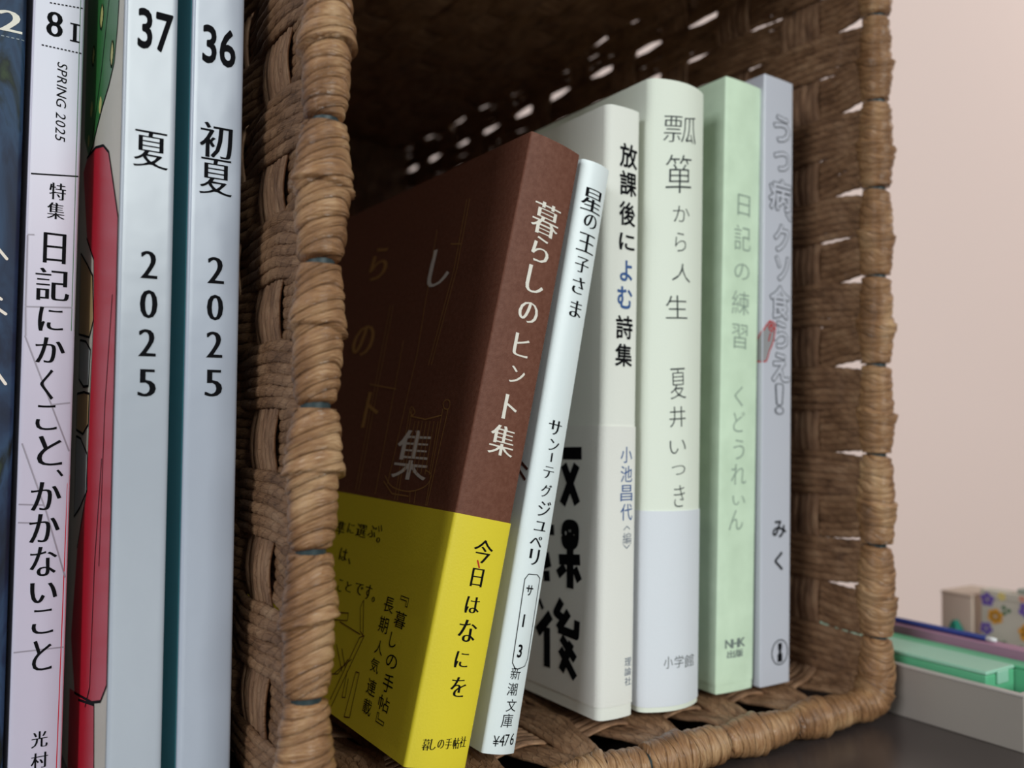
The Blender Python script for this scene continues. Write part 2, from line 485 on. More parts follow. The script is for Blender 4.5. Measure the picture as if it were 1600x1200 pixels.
# upright stakes: rings running round the basket, passing the other side of every band
NS = int((DEPTH - U0) // USP) + 1
SS = np.arange(0, PER, 1.6)
for k in range(NS):
    a = Acc(); u0 = U0 + k * USP
    nst = 6
    flip = -1 if k % 2 else 1
    ph = (SS - S0 - BW / 2) / BW
    sg = 1 - (np.tanh((SS - lim_l0) / 4) - np.tanh((SS - lim_l1) / 4))   # the left side starts the other way round
    base = flip * AMP * np.cos(math.pi * ph) * sg      # opposite to the band's own offset
    for j in range(nst):
        o = (j - (nst - 1) / 2) * 15.6 / nst
        p, nn = ring(SS + 0)
        nv = base * .95 + wob(len(SS) + 0, .1, 4)[:len(SS)]
        y = Y0 + u0 + o + wob(len(SS), .18, 6)[:len(SS)]
        y[-6:] = y[-6:] * np.linspace(1, 0, 6) + y[0] * np.linspace(0, 1, 6)
        C = np.stack([p[:, 0] + nn[:, 0] * nv, y, p[:, 1] + nn[:, 1] * nv], 1)
        Nn = np.stack([nn[:, 0], 0 * nv, nn[:, 1]], 1); Yx = np.zeros_like(Nn); Yx[:, 1] = 1
        a.add(tubes(C, Yx, Nn, 1.55 + 0 * nv, .62 + 0 * nv, closed=True, m=7, uoff=rng.uniform(0, 300), voff=900 + k * 41 + j * 6.3))
    a.build('stake', STAKE, basket)
for k in 'rlbt': acc[k].build(SIDE_NAME[k], STRAW, basket)

# the closed end at the back: two crossing layers of flat bands
a = Acc()
zz = np.arange(ZB - 2, ZT + 2.5, 4.0); xx = np.arange(XL - 2, XR + 2.5, 4.0)
for layer in range(2):
    n_ = int(((XR - XL) if layer == 0 else (ZT - ZB)) / 2.2) + 1
    for q in range(n_):
        if layer == 0: C = np.stack([0 * zz + XL + q * 2.2, Y0 + DEPTH + .9 * np.sin(zz * math.pi / 14 + (q // 6) * math.pi), zz], 1); T = np.array([0, 0, 1.])
        else: C = np.stack([xx, Y0 + DEPTH + 2.2 + .9 * np.sin(xx * math.pi / 14 + (q // 6) * math.pi), 0 * xx + ZB + q * 2.2], 1); T = np.array([1., 0, 0])
        A = np.tile(np.cross(T, [0, 1, 0]), (len(C), 1)); Bn = np.tile([0, 1., 0], (len(C), 1))
        a.add(tubes(C, A, Bn, 1.6 + 0 * C[:, 0], .9 + 0 * C[:, 0], m=6, uoff=rng.uniform(0, 300), voff=q * 6.7))
a.build('woven_end', STRAW, basket)

# rim: cord wrapped round a teal wire, one swollen lobe per pair of bands
ds = PER / 2480
S = np.arange(2480) * ds; M_ = 30
p, nn = ring(S)
q = ((S - S0) % PITCH2) / PITCH2; lobe = (((S - S0) % PER) // PITCH2).astype(int)
th = np.linspace(0, 2 * math.pi, M_, endpoint=False)
TH, Qq = np.meshgrid(th, q); _, SSm = np.meshgrid(th, S); LB = np.repeat(lobe[:, None], M_, 1)
rl = NR.uniform(-1, 1, (NPAIR + 1, 4))
Rb = 3.9 + 1.0 * np.sin(math.pi * np.clip((Qq - .04) / .96, 0, 1)) ** .6 + .25 * rl[LB, 0]
tilt = Qq + .05 * np.sin(TH + rl[LB, 1])
Rb += 1.15 * np.where(tilt > .52, np.exp(-(tilt - .52) / .16), 0.35 * np.clip((tilt - .30) / .22, 0, 1) ** 2 * 0)
ph = SSm / 2.55 + .5 * rl[LB, 2] + (.75 + .3 * rl[LB, 3]) * np.sin(TH + .6) + .20 * np.sin(SSm * .8 + 2 * TH)
frac = ph - np.floor(ph); wrap_id = np.floor(ph).astype(int)
hsh = np.sin(wrap_id * 12.9898 + 4.1) * 43758.5453; hsh = hsh - np.floor(hsh)
R = Rb + .66 * (np.sin(math.pi * frac) ** .40) * (1.2 - .55 * frac) - .35 + .5 * (hsh - .5)
edge = np.clip(np.minimum(Qq + .02 * np.sin(TH), 1.0 - Qq) / .035, 0, 1) ** .5
R = 1.3 + (R - 1.3) * np.where(Qq < .5, edge, np.clip((1 - Qq) / .012, 0, 1) ** .5)
NO = np.stack([nn[:, 0], 0 * S, nn[:, 1]], 1)
low = 1.0 * np.clip((ZB + RC - p[:, 1]) / RC, 0, 1)
V = np.stack([p[:, 0], 0 * S + Y0, p[:, 1] - low], 1)[:, None] + R[..., None] * (NO[:, None] * np.cos(TH)[..., None] * 1.0 + np.array([0, 1., 0]) * np.sin(TH)[..., None] * 1.02)
i = np.arange(len(S))[:, None]; j = np.arange(M_)[None]
Qd = np.stack([i * M_ + j, i * M_ + (j + 1) % M_, ((i + 1) % len(S)) * M_ + (j + 1) % M_, ((i + 1) % len(S)) * M_ + j], -1).reshape(-1, 4)
UVr = np.stack([np.abs(TH - math.pi) * 4.2, ph + .5 - .09], -1).reshape(-1, 2)
link('rim', quadmesh('rim', V.reshape(-1, 3), Qd, UVr), STRAW_RIM, basket, 'thick rim wrapped in lighter shiny cord')
Sw = np.arange(0, PER, 2.0); p, nn = ring(Sw)
Cw = np.stack([p[:, 0], 0 * Sw + Y0, p[:, 1] - np.clip((ZB + RC - p[:, 1]) / RC, 0, 1)], 1); NO = np.stack([nn[:, 0], 0 * Sw, nn[:, 1]], 1); YX = np.zeros_like(NO); YX[:, 1] = 1
Vw, Qw, Uw = tubes(Cw, NO, YX, 2.9 + 0 * Sw, 2.9 + 0 * Sw, closed=True, m=12)
link('rim_wire', quadmesh('rim_wire', Vw, Qw, Uw), WIRE, basket, 'dark teal core showing between the wrappings')

# ---------------------------------------------------------------- books and magazines
GB, GM = 'books standing inside the basket', 'magazines standing left of the basket'
P_brown = mat('brown_paper_jacket', (112, 68, 52), 0.6, 0.3, bump=0.14, bscale=2600, var=7, vscale=900)
P_yellow = mat('yellow_band_paper', (236, 214, 52), 0.5, 0.4, bump=0.08, bscale=1800)
P_bunko = mat('white_coated_paper', (236, 243, 244), 0.4, 0.5, bump=0.05)
P_w3 = mat('white_textured_paper', (240, 239, 230), 0.75, 0.3, bump=0.16, bscale=2200)
P_w3o = mat('white_band_paper', (238, 235, 228), 0.75, 0.3, bump=0.16, bscale=2200)
P_cream = mat('ivory_textured_paper', (234, 238, 224), 0.75, 0.3, bump=0.15, bscale=2000)
P_creamo = mat('white_pearl_band', (226, 228, 234), 0.6, 0.4, bump=0.12, bscale=2000)
P_green = mat('pale_green_vellum', (210, 229, 202), 0.55, 0.45, bump=0.1, bscale=300, var=7, vscale=110)
P_w6 = mat('cool_white_gloss_cover', (196, 196, 206), 0.28, 0.55, bump=0.06, bscale=60)
P_m36 = mat('glossy_white_cover', (176, 182, 197), 0.25, 0.55, bump=0.4, bscale=45)
P_m37 = mat('glossy_offwhite_cover', (178, 183, 194), 0.25, 0.55, bump=0.4, bscale=45)
P_m81 = mat('lavender_white_cover', (196, 191, 210), 0.32, 0.5, bump=0.05, bscale=45)
P_teal = mat('teal_cover', (104, 186, 198), 0.35)
P_offw = mat('ivory_cover_art_ground', (214, 208, 192), 0.35)
A_green = mat('art_green', (52, 122, 60), 0.35)
A_red = mat('art_red', (206, 30, 52), 0.32)
A_seed = mat('art_pale_yellow', (206, 200, 120), 0.4)
A_skin = mat('art_tan', (190, 160, 112), 0.4)
A_cell = mat('art_grey', (176, 180, 176), 0.4)


def painterly(name):
    mt = bpy.data.materials.new(name); mt.use_nodes = True; nt = mt.node_tree; b = nt.nodes['Principled BSDF']
    b.inputs['Roughness'].default_value = .55; b.inputs['Specular IOR Level'].default_value = .25
    tc = nt.nodes.new('ShaderNodeTexCoord'); mp = nt.nodes.new('ShaderNodeMapping'); mp.inputs['Scale'].default_value = (1, 1, .35)
    n = nt.nodes.new('ShaderNodeTexNoise'); n.inputs['Scale'].default_value = 95; n.inputs['Detail'].default_value = 8; n.inputs['Distortion'].default_value = 1.2
    cr = nt.nodes.new('ShaderNodeValToRGB'); e = cr.color_ramp.elements
    e[0].position = .3; e[0].color = lin((12, 16, 26)); e[1].position = .8; e[1].color = lin((74, 92, 48))
    for pos, c in ((.45, (26, 40, 66)), (.56, (42, 66, 96)), (.64, (18, 28, 30))): k = e.new(pos); k.color = lin(c)
    nt.links.new(tc.outputs['Object'], mp.inputs[0]); nt.links.new(mp.outputs[0], n.inputs['Vector'])
    nt.links.new(n.outputs['Fac'], cr.inputs['Fac']); nt.links.new(cr.outputs['Color'], b.inputs['Base Color']); return mt


def rot_text(book, name, face, text, cx, cz, length, style, mt, shear=.2, squash=1.0, lift=.07):
    """a line of Latin text turned to read downwards"""
    bm = bmesh.new(); x = 0; parts = []
    for ch in text:
        if ch == ' ': x += .35; continue
        V, Fs = glyph(ch, style); parts.append((V + (x - V[:, 0].min(), 0), Fs)); x += V[:, 0].max() - V[:, 0].min() + .12
    k = length / (x - .12)
    for V, Fs in parts:
        P = np.stack([V[:, 0] + shear * V[:, 1], V[:, 1] * squash], 1) * k
        vs = [bm.verts.new((cx + p[1] - .35 * k, cz + length / 2 - p[0], 0)) for p in P]
        for f in Fs:
            try: bm.faces.new([vs[i] for i in f])
            except ValueError: pass
    return book.decal(name, bm, face, mt, lift)


B = {}
B['mdk'] = Book('magazine', 'dark blue painted-cover magazine at the far left edge of the picture', (-1.5, 224.5, TZ), -.9, 19.0, 148, 240, painterly('dark_blue_painting'), 0, 1.0, .4, 0.6, cat='magazine', ks=1.1515)
B['m81'] = Book('magazine', 'slim lavender-white magazine with black vertical title, second from the left', (18.4, 224.5, TZ), -.8, 10.75, 148, 240, P_m81, 0, .5, .35, .6, cat='magazine', ks=1.1515)
B['m37'] = Book('magazine', 'tall white magazine numbered 37 with red and green cover drawing', (32.9, 190, TZ), -1, 10.5, 210, 283, P_m37, 0, .7, .35, .6, cat='magazine', ks=1.1515, dx=-.3)
B['m36'] = Book('magazine', 'tall white magazine numbered 36 with teal cover beside the basket', (46.4, 190, TZ), -1, 11.1, 210, 283, P_m36, 0, .7, .35, .6, cat='magazine', ks=1.1515, dx=-1.7)
B['brown'] = Book('book', 'brown book with a wide yellow paper band leaning to the right in the basket', (89.22, 171, 3.14), 11.7, 15.5, 128, 150.2, P_brown, .8, .5, .5, .8)
B['bunko'] = Book('book', 'thin white pocket paperback leaning between the brown book and the white book', (110.26, 173, 1.71), 10.47, 9.4, 105, 148, P_bunko, 1.3, .5, .35, .6)
B['w3'] = Book('book', 'white book with large black rounded letters on its cover and blue-black spine title', (150.8, 179.8, .02), .1, 12.6, 128, 167.1, P_w3, .7, 1.8, 1.2, 2.4)
B['cream'] = Book('book', 'thick ivory book with pencil-style handwritten spine and white band around its lower third', (165.5, 179.4, .08), .2, 22.4, 128, 177.8, P_cream, 3.5, 1.5, 1.4, 2.6)
B['green'] = Book('book', 'pale green book with grey lettering', (195.8, 179.9, .21), .77, 15.8, 128, 186.4, P_green, .4, .3, .5, .8)
B['w6'] = Book('book', 'glossy cool-white book with outlined lettering next to the right side of the basket', (213.3, 178.2, .06), .24, 13.9, 130, 190.7, P_w6, .1, .5, .5, .8)
for k, b in B.items(): b.root['group'] = GM if k[0] == 'm' else GB

OBI = {'brown': .3, 'w3': .25, 'cream': .25}
B['brown'].band = B['brown'].wrap('paper_band', 0.2, 55.8, P_yellow, .3, .22, label='yellow paper band with black writing')
B['w3'].band = B['w3'].wrap('paper_band', 3.4, 78.4, P_w3o, .25, .2, label='white paper band with large black letters')
B['cream'].band = B['cream'].wrap('paper_band', 1.4, 55.0, P_creamo, .25, .2, label='pearly white paper band')
B['green'].band = B['green'].wrap('paper_jacket', 2.6, 186.2, P_green, .2, .16, label='pale green translucent jacket')

STY = {('m36', 'number'): ('bold', INK), ('m37', 'number'): ('bold', INK), ('m36', 'season'): ('mincho', INK), ('m37', 'season'): ('mincho', INK),
       ('m81', 'number'): ('mincho', INK), ('m81', 'title'): ('mincho', INK), ('m81', 'publisher'): ('mincho', INK),
       ('brown', 'title'): ('mincho', WHITE_INK), ('brown', 'slogan'): ('mincho', INK), ('brown', 'publisher'): ('mincho', INK),
       ('bunko', 'title'): ('mincho', INK), ('bunko', 'author'): ('mincho', INK), ('bunko', 'code'): ('bold', INK), ('bunko', 'publisher'): ('reg', INK), ('bunko', 'price'): ('reg', INK),
       ('w3', 'title'): ('bold', INK), ('w3', 'title_blue'): ('bold', BLUE_INK), ('w3', 'title_end'): ('bold', INK), ('w3', 'author'): ('reg', BLUE_INK), ('w3', 'editor'): ('thin', NAVY_GREY), ('w3', 'publisher'): ('reg', NAVY_GREY),
       ('cream', 'title'): ('hair', PENCIL), ('cream', 'author'): ('hair', PENCIL), ('cream', 'publisher'): ('thin', PENCIL),
       ('green', 'title'): ('thin', PALE_INK), ('green', 'author'): ('thin', PALE_INK), ('green', 'publisher'): ('bold', GREY_INK),
       ('w6', 'title'): ('outer', OUTLINE), ('w6', 'author'): ('bold', INK),
       ('brown', 'cover_title'): ('mincho', SILVER), ('brown', 'band_note'): ('mincho', INK), ('brown', 'band_quote'): ('reg', INK)}
LIFT = {('brown', 'slogan'): .38, ('brown', 'publisher'): .38, ('brown', 'band_note'): .38, ('brown', 'band_quote'): .38, ('w3', 'author'): .33, ('w3', 'editor'): .33,
        ('w3', 'publisher'): .33, ('cream', 'publisher'): .33, ('green', 'title'): .28, ('green', 'author'): .28, ('green', 'publisher'): .28}
TEXT = [
    ('m36','number','s',"36,6.4,158.4,7.4,6.2"),
    ('m36','season','s',"初,6.2,140.2,6.6,6.1 夏,6.3,133.3,6.9,6.1 2,6.6,115.6,5.0,3.1 0,6.6,108.6,4.8,3.0 2,6.6,101.6,4.9,3.0 5,6.6,94.4,5.0,3.2"),
    ('m37','number','s',"37,5.5,158.2,7.5,6.1"),
    ('m37','season','s',"夏,5.2,136.2,6.7,6.0 2,5.3,115.2,5.0,2.9 0,5.4,108.1,5.1,3.0 2,5.3,101.1,4.9,3.0 5,5.4,93.9,4.9,3.1"),
    ('m81','number','s',"8,3.9,167.2,5.1,3.0"),
    ('m81','title','s',"特,5.4,133.1,3.4,3.0 集,5.2,129.1,3.3,3.2 日,5.2,121.5,6.1,4.1 記,5.0,114.1,6.5,6.1 に,4.9,107.1,4.8,4.5 か,5.0,100.9,5.1,5.3 く,4.6,94.0,6.0,2.4 こ,4.7,87.4,5.0,3.8 と,5.5,80.8,5.9,4.5 、,7.4,76.3,1.4,1.3 か,5.1,71.8,5.6,5.4 か,5.0,65.5,5.6,5.4 な,5.0,58.9,5.8,4.8 い,5.2,52.8,4.0,4.8 こ,5.2,47.1,4.8,3.8 と,5.3,40.5,5.9,3.5"),
    ('m81','publisher','s',"光,5.3,24.2,3.1,2.9 村,5.4,20.1,3.0,3.0"),
    ('brown','title','s',"暮,8.6,130.0,8.2,7.0 ら,8.7,122.1,6.3,4.5 し,8.9,114.4,6.6,3.7 の,8.6,106.1,5.1,5.3 ヒ,8.5,97.7,5.4,4.4 ン,8.9,90.4,4.0,5.5 ト,8.7,82.4,5.9,3.4 集,8.3,74.3,7.0,6.4"),
    ('brown','slogan','s',"今,8.7,48.3,5.3,4.9 日,8.4,42.3,4.1,3.0 は,8.6,36.1,3.7,4.4 な,8.6,30.3,4.9,4.3 に,8.5,23.9,3.6,4.3 を,9.0,17.9,4.3,4.5"),
    ('brown','publisher','s',"暮,3.7,5.2,2.4,1.8 し,5.4,5.3,2.3,1.3 の,7.3,5.5,1.9,1.8 手,9.3,5.6,2.3,1.9 帖,11.4,5.7,2.4,2.0 社,13.3,6.0,2.4,2.1"),
    ('bunko','title','s',"星,4.7,137.8,6.1,4.8 の,5.1,132.2,3.7,4.3 王,5.0,126.3,4.9,5.6 子,4.7,120.3,4.0,4.9 さ,4.6,114.8,4.3,3.6 ま,5.0,108.7,4.3,4.2"),
    ('bunko','author','s',"サ,4.7,78.0,3.6,4.0 ン,5.2,73.7,2.8,3.7 ‖,5.0,70.6,2.2,1.0 テ,4.9,66.8,2.9,3.8 グ,5.1,62.3,3.1,4.7 ジ,5.5,57.9,3.7,4.7 ュ,5.1,53.6,2.3,3.4 ペ,4.6,49.8,2.6,3.8 リ,4.8,46.1,3.8,2.7"),
    ('bunko','code','s',"サ,5.0,38.1,2.5,2.9 1,4.7,30.9,3.0,1.1 3,5.1,23.8,3.1,1.9"),
    ('bunko','publisher','s',"新,5.0,18.6,2.9,3.5 潮,4.8,14.9,2.9,3.4 文,5.3,11.2,2.9,3.6 庫,4.8,7.7,3.2,2.8"),
    ('bunko','price','s',"¥,2.7,3.0,2.4,1.2 4,4.2,3.2,2.6,1.4 7,5.6,3.3,2.6,1.6 6,7.4,3.4,2.7,2.0"),
    ('w3','title','s',"放,7.5,153.6,6.9,6.7 課,7.5,145.8,7.0,6.4 後,7.3,137.3,6.8,6.1 に,7.3,129.4,4.8,5.9"),
    ('w3','title_blue','s',"よ,7.1,121.3,5.9,4.6 む,6.8,113.8,6.2,5.5"),
    ('w3','title_end','s',"詩,6.8,105.6,6.5,6.2 集,6.7,97.9,6.3,6.2"),
    ('w3','author','s',"小,8.0,70.6,4.4,4.4 池,8.1,65.4,4.4,4.4 昌,8.2,60.2,4.4,4.5 代,8.3,55.0,4.5,4.5"),
    ('w3','editor','s',"編,8.6,47.9,3.1,3.3"),
    ('w3','publisher','s',"理,9.7,14.6,2.2,2.6 論,9.7,12.0,2.2,2.6 社,9.8,9.4,2.2,2.6"),
    ('cream','title','s',"瓢,9.9,164.1,8.0,12.1 箪,9.2,150.9,11.1,9.2 か,10.1,139.4,4.6,6.1 ら,9.8,131.3,5.5,4.0 人,10.5,122.5,5.1,7.0 生,8.9,112.5,6.6,7.5"),
    ('cream','author','s',"夏,9.6,90.8,8.7,5.6 井,9.6,81.4,5.8,5.8 い,9.8,73.0,3.8,5.9 つ,10.1,66.4,2.7,5.0 き,10.5,59.1,6.1,4.1"),
    ('cream','publisher','s',"小,7.2,13.4,3.3,2.8 学,10.9,13.3,3.3,3.4 館,15.4,12.9,3.4,4.8"),
    ('green','title','s',"日,8.3,147.4,6.6,5.6 記,7.9,137.1,7.8,7.3 の,7.9,126.7,5.0,6.7 練,7.5,116.9,7.3,7.7 習,7.3,106.6,7.5,6.8"),
    ('green','author','s',"く,7.3,88.3,6.2,3.7 ど,7.6,80.5,6.2,5.1 う,7.7,72.1,6.0,4.8 れ,7.8,64.6,6.2,6.6 い,8.0,56.8,2.9,6.6 ん,6.9,50.9,6.0,6.1"),
    ('green','publisher','s',"N,4.6,14.3,2.6,2.9 H,7.4,14.2,2.7,2.8 K,10.3,14.3,2.7,3.0 出,5.6,11.2,2.3,3.2 版,9.2,11.2,2.3,3.5"),
    ('w6','title','s',"う,8.3,174.5,8.1,7.2 つ,8.4,164.1,6.0,7.2 病,7.7,153.1,9.5,10.0 、,11.9,146.7,2.3,2.6 ク,8.5,139.3,8.4,6.9 ソ,8.9,129.6,7.4,6.3 食,7.9,118.7,10.0,9.0 ら,8.5,108.5,8.1,6.2 え,8.4,98.1,8.5,7.8 ！,7.9,88.1,8.7,2.8"),
    ('w6','author','s',"み,8.3,47.5,5.4,6.5 く,8.1,37.6,5.9,4.0"),
    ('brown','cover_title','c',"ら,75.3,127.6,10.8,13.1 し,33.4,120.1,11.2,12.1 の,74.2,102.2,9.6,15.7 ト,57.1,80.3,10.6,9.5 集,26.6,68.2,12.8,19.1"),
    ('brown','band_note','c',"準,60.0,45.9,3.8,8.2 に,52.8,46.5,2.7,4.5 選,46.0,46.6,3.4,6.7 ぶ,39.4,47.1,3.1,4.9 。,34.9,45.4,1.3,2.2 は,54.0,39.1,3.3,5.4 、,49.4,37.9,1.5,2.0 こ,51.8,31.0,3.2,2.8 と,46.3,31.5,2.5,4.7 で,39.9,32.0,2.9,5.2 す,34.2,32.1,3.7,3.9 。,30.6,30.9,1.3,1.7"),
    ('brown','band_quote','c',"暮,14.7,28.8,3.8,5.8 し,16.1,23.8,3.4,3.4 の,14.7,19.2,3.1,5.5 手,14.2,14.3,4.2,5.1 帖,14.2,9.7,3.3,5.4 長,21.7,31.1,3.6,5.2 期,22.4,26.2,3.8,4.9 人,22.2,20.8,3.3,4.2 気,22.5,16.5,3.3,4.5 連,21.9,11.5,3.7,4.8 載,22.0,6.9,3.5,4.5"),
]
for bk, nm, face, spec in TEXT:
    st, mt = STY[(bk, nm)]; lf = LIFT.get((bk, nm), .08)
    fit = 'h' if (bk in ('brown', 'bunko') and face == 's') else 'wh'
    jit = .07 if bk == 'cream' and nm != 'publisher' else 0
    asp = {'bunko': 1.0, 'brown': .95}.get(bk, 1.0)
    if nm == 'code' or nm == 'price' or (bk, nm) == ('brown', 'publisher'): asp = .72 if bk == 'brown' else .8
    st_state = rng.getstate()
    for sp in (spec.split(' ') if nm == 'cover_title' else [spec]):
        lettering(B[bk], nm + '_lettering', face, sp, st, GOLD if nm == 'cover_title' and sp[0] in 'らのト' else mt, fit, lf, jit, asp)
    if (bk, nm) == ('w6', 'title'):
        rng.setstate(st_state)
        lettering(B[bk], 'title_fill', face, spec.replace('、,12.0', '、,12.0'), 'inner', P_w6, fit, lf + .05, jit, asp)

# slim lavender-white magazine: ruled and dotted lines, rotated season, a net of grey twigs
b = B['m81']
dl = lambda x0, z0, x1, z1, n: [[(x0 + (x1 - x0) * (i + .15) / n, z0 + (z1 - z0) * (i + .15) / n), (x0 + (x1 - x0) * (i + .75) / n, z0 + (z1 - z0) * (i + .75) / n)] for i in range(n)]
K = lambda pts: [(x * 1.18, (z - 87) * 1.18 + 87) for x, z in pts]
strokes(b, 'dotted_rule', 's', dl(2.8, 171.4, 9.1, 171.9, 9) + dl(1.6, 162.4, 9.1, 162.4, 11), .25, INK, caps=False)
strokes(b, 'number_lettering', 's', [(.7, K([(6.45, 152.9), (6.45, 155.7)])), (.32, K([(5.7, 152.8), (7.25, 152.8)])), (.32, K([(5.7, 155.8), (7.25, 155.8)]))], .5, INK, caps=False)
rot_text(b, 'season_lettering', 's', 'SPRING 2025', 5.6, 151.7, 16, 'reg', INK, .2, .95)
strokes(b, 'rule', 's', [K([(.5, 128.5), (7.7, 129.2)])], .3, INK, caps=False)
strokes(b, 'twig_drawing', 's', [K(q_) for q_ in [[(.3, 118.1), (1.3, 118.2)], [(.3, 105.9), (7.4, 106.3)], [(4.5, 89.5), (7.5, 89.9)], [(.3, 72.9), (4, 72.6)], [(.3, 69.9), (3.6, 69.6)], [(.3, 48.6), (7.7, 48.5)],
                                 [(.4, 101), (7.6, 81.6)], [(.5, 83), (4.4, 71.5), (7.6, 60.2)], [(.3, 118), (.35, 106)], [(.35, 105.9), (.5, 101)]]], .3, mat('twig_grey', (150, 144, 158), .4), lift=.05, caps=False)
polys(b, 'spine_edge_strip', 's', [[(8.6, 105), (9.25, 105), (9.25, 209), (8.35, 209)]], A_green, .04)  # narrow strips along the spine's right edge, green above and red below
polys(b, 'spine_edge_strip', 's', [[(8.3, 2), (9.25, 2), (9.25, 76), (8.75, 74)]], A_red, .04)

# far left magazine: pale brush lettering running off the picture
b = B['mdk']
lettering(b, 'number_lettering', 's', '2,13.7,165.4,4.2,4.2', 'mincho', WHITE_INK)
strokes(b, 'dotted_rule', 's', dl(6, 162.2, 16.4, 162.2, 12), .2, mat('dim_grey_ink', (130, 140, 150), .5), caps=False)
strokes(b, 'title_lettering', 's', [K(q_) for q_ in [[(8, 117), (10.5, 115.5), (12.2, 113.4)], [(10, 107.6), (11.6, 106.6)], [(10.6, 105.4), (12.3, 104.2)], [(9.5, 99.6), (11.2, 98.8)], [(9, 96), (11, 95), (12.6, 92.6)], [(8, 90), (10, 84), (11, 78)]]], .55, WHITE_INK)
rot_text(b, 'season_lettering', 's', 'SUMMER 2025', 11.4, 151.7, 16, 'reg', mat('dim_blue_ink', (84, 100, 130), .5), .2, .9)

# magazine 37: flat colour drawing on the left cover
b = B['m37']
polys(b, 'cover_ground', 'c', [[(.75, 1), (60, 1), (60, 282), (.75, 282)]], P_offw, .05)
gr = [(46, 281), (5.7, 281), (5.2, 176), (5.8, 164.7), (6.9, 159.9), (9.4, 154.4), (14.9, 151.7), (22, 149.7), (28.3, 147.1), (33.4, 144.5), (39.2, 143.9), (46, 150)]
polys(b, 'cover_drawing', 'c', [gr], A_green, .08, 'green shape with pale seeds')
seed = lambda x, z, a, c: smooth_pts([(x, z + a), (x + c, z), (x, z - a), (x - c, z)], 4)
polys(b, 'cover_drawing', 'c', [seed(x, z, a, c) for x, z, a, c in ((25.7, 169.5, 2.6, 2.2), (12.1, 157, 2.6, 1.8), (35.4, 164.8, 2.2, 1.8), (24.8, 150.9, 1.8, 1.8), (36.4, 153.5, 1.8, 1.6), (39.5, 147.5, 1.4, 1.2))], A_seed, .11, 'pale yellow seeds')
rd = [(46, 142), (40.8, 144), (29, 143.3), (19.4, 141.2), (12.9, 138.2), (7.2, 131.2), (1.2, 123.6), (.9, 110), (.9, 72), (1.1, 56), (1, 40.9), (6.7, 36.7), (16.1, 34), (38.5, 30), (46, 40), (40, 60), (29.8, 72), (27.8, 94), (26, 107), (28, 120), (38, 126)]
polys(b, 'cover_drawing', 'c', [rd, [(46, 29), (13.6, 34.2), (11.5, 20), (11, 2), (46, 2)]], A_red, .09, 'red rounded shape')
cells = [[(46, 124), (36, 120), (28.8, 116.7), (26, 107.3), (31, 104.2), (46, 106)], [(44, 104.6), (35.2, 103.6), (29, 101.4), (30.6, 94.1), (37.2, 94.2), (44, 96)], [(46, 92.9), (36, 93), (29, 92.5), (29.4, 86.2), (36.2, 84.2), (46, 85)], [(46, 83.6), (39.2, 83.2), (29.8, 80.2), (28.6, 72.9), (38, 68.6), (46, 66)]]
polys(b, 'cover_drawing', 'c', cells[1::2], A_cell, .1, 'grey cells')
polys(b, 'cover_drawing', 'c', cells[0::2], A_skin, .1, 'tan cells')
strokes(b, 'drawing_outline', 'c', [gr[1:11], rd[1:12], [rd[i] for i in (13, 12, 11)], rd[15:], [(33, 30), (13.6, 34.2), (11.5, 20), (11, 2)], [(12, 60), (10, 90), (5, 110)], [(24, 31), (19, 36), (17, 60), (12, 80)],
                                    [(16, 281), (15.6, 172), (24, 158), (34, 146)]] + [c + [c[0]] for c in cells] + [seed(x, z, a, c) for x, z, a, c in ((25.7, 169.5, 2.6, 2.2), (12.1, 157, 2.6, 1.8), (35.4, 164.8, 2.2, 1.8))], .5, INK, .14, caps=False)
polys(B['m36'], 'cover_ground', 'c', [[(.75, 1), (209, 1), (209, 282), (.75, 282)]], P_teal, .05, 'teal left cover')

# brown book: gold line drawings of chairs and the red tick on the band
b = B['brown']
ch = [[(33.3, 80.5), (31.2, 56.2)], [(32, 80.3), (29.6, 56.2)], [(15.7, 80.2), (14.4, 56.2)], [(13, 80.2), (13.7, 56.2)], [(32.4, 78.4), (23.6, 77.5), (15.4, 78.6)],
      smooth_pts([(39.5, 62.1), (34.1, 59.5), (24.4, 58.9), (17, 60.5), (14.7, 62.5), (14.9, 63.9), (18.1, 64.7)], 5, False), smooth_pts([(14.6, 82.5), (16, 81.6), (14.7, 80.2), (12.7, 80.3), (12.8, 81.9)], 5) , smooth_pts([(32.3, 80.9), (33.1, 79.9), (31.3, 78.6), (30.1, 79.4)], 5),
      [(20.8, 59.2), (20.3, 56.2)], [(23.7, 59), (22.7, 56.2)], [(39.6, 60.6), (33.3, 57.7), (23.9, 57.7)]] + [[(29 - 2.05 * i, 77), (28.8 - 2.2 * i, 63.6)] for i in range(7)]
ch2 = [[(60, 112), (56, 57)], [(58, 112), (54, 57)], [(46, 100), (43, 57)], [(62, 88), (44, 86)], [(26, 138), (25, 118), (28, 92)], [(24.6, 138), (23.6, 118), (26.6, 92)], [(30, 126), (24, 125)], [(40, 132), (36, 96), (37, 60)]]
strokes(b, 'chair_drawing', 'c', ch + ch2, .3, GOLD, .07, caps=False, label='thin dull gold line drawing of chairs')
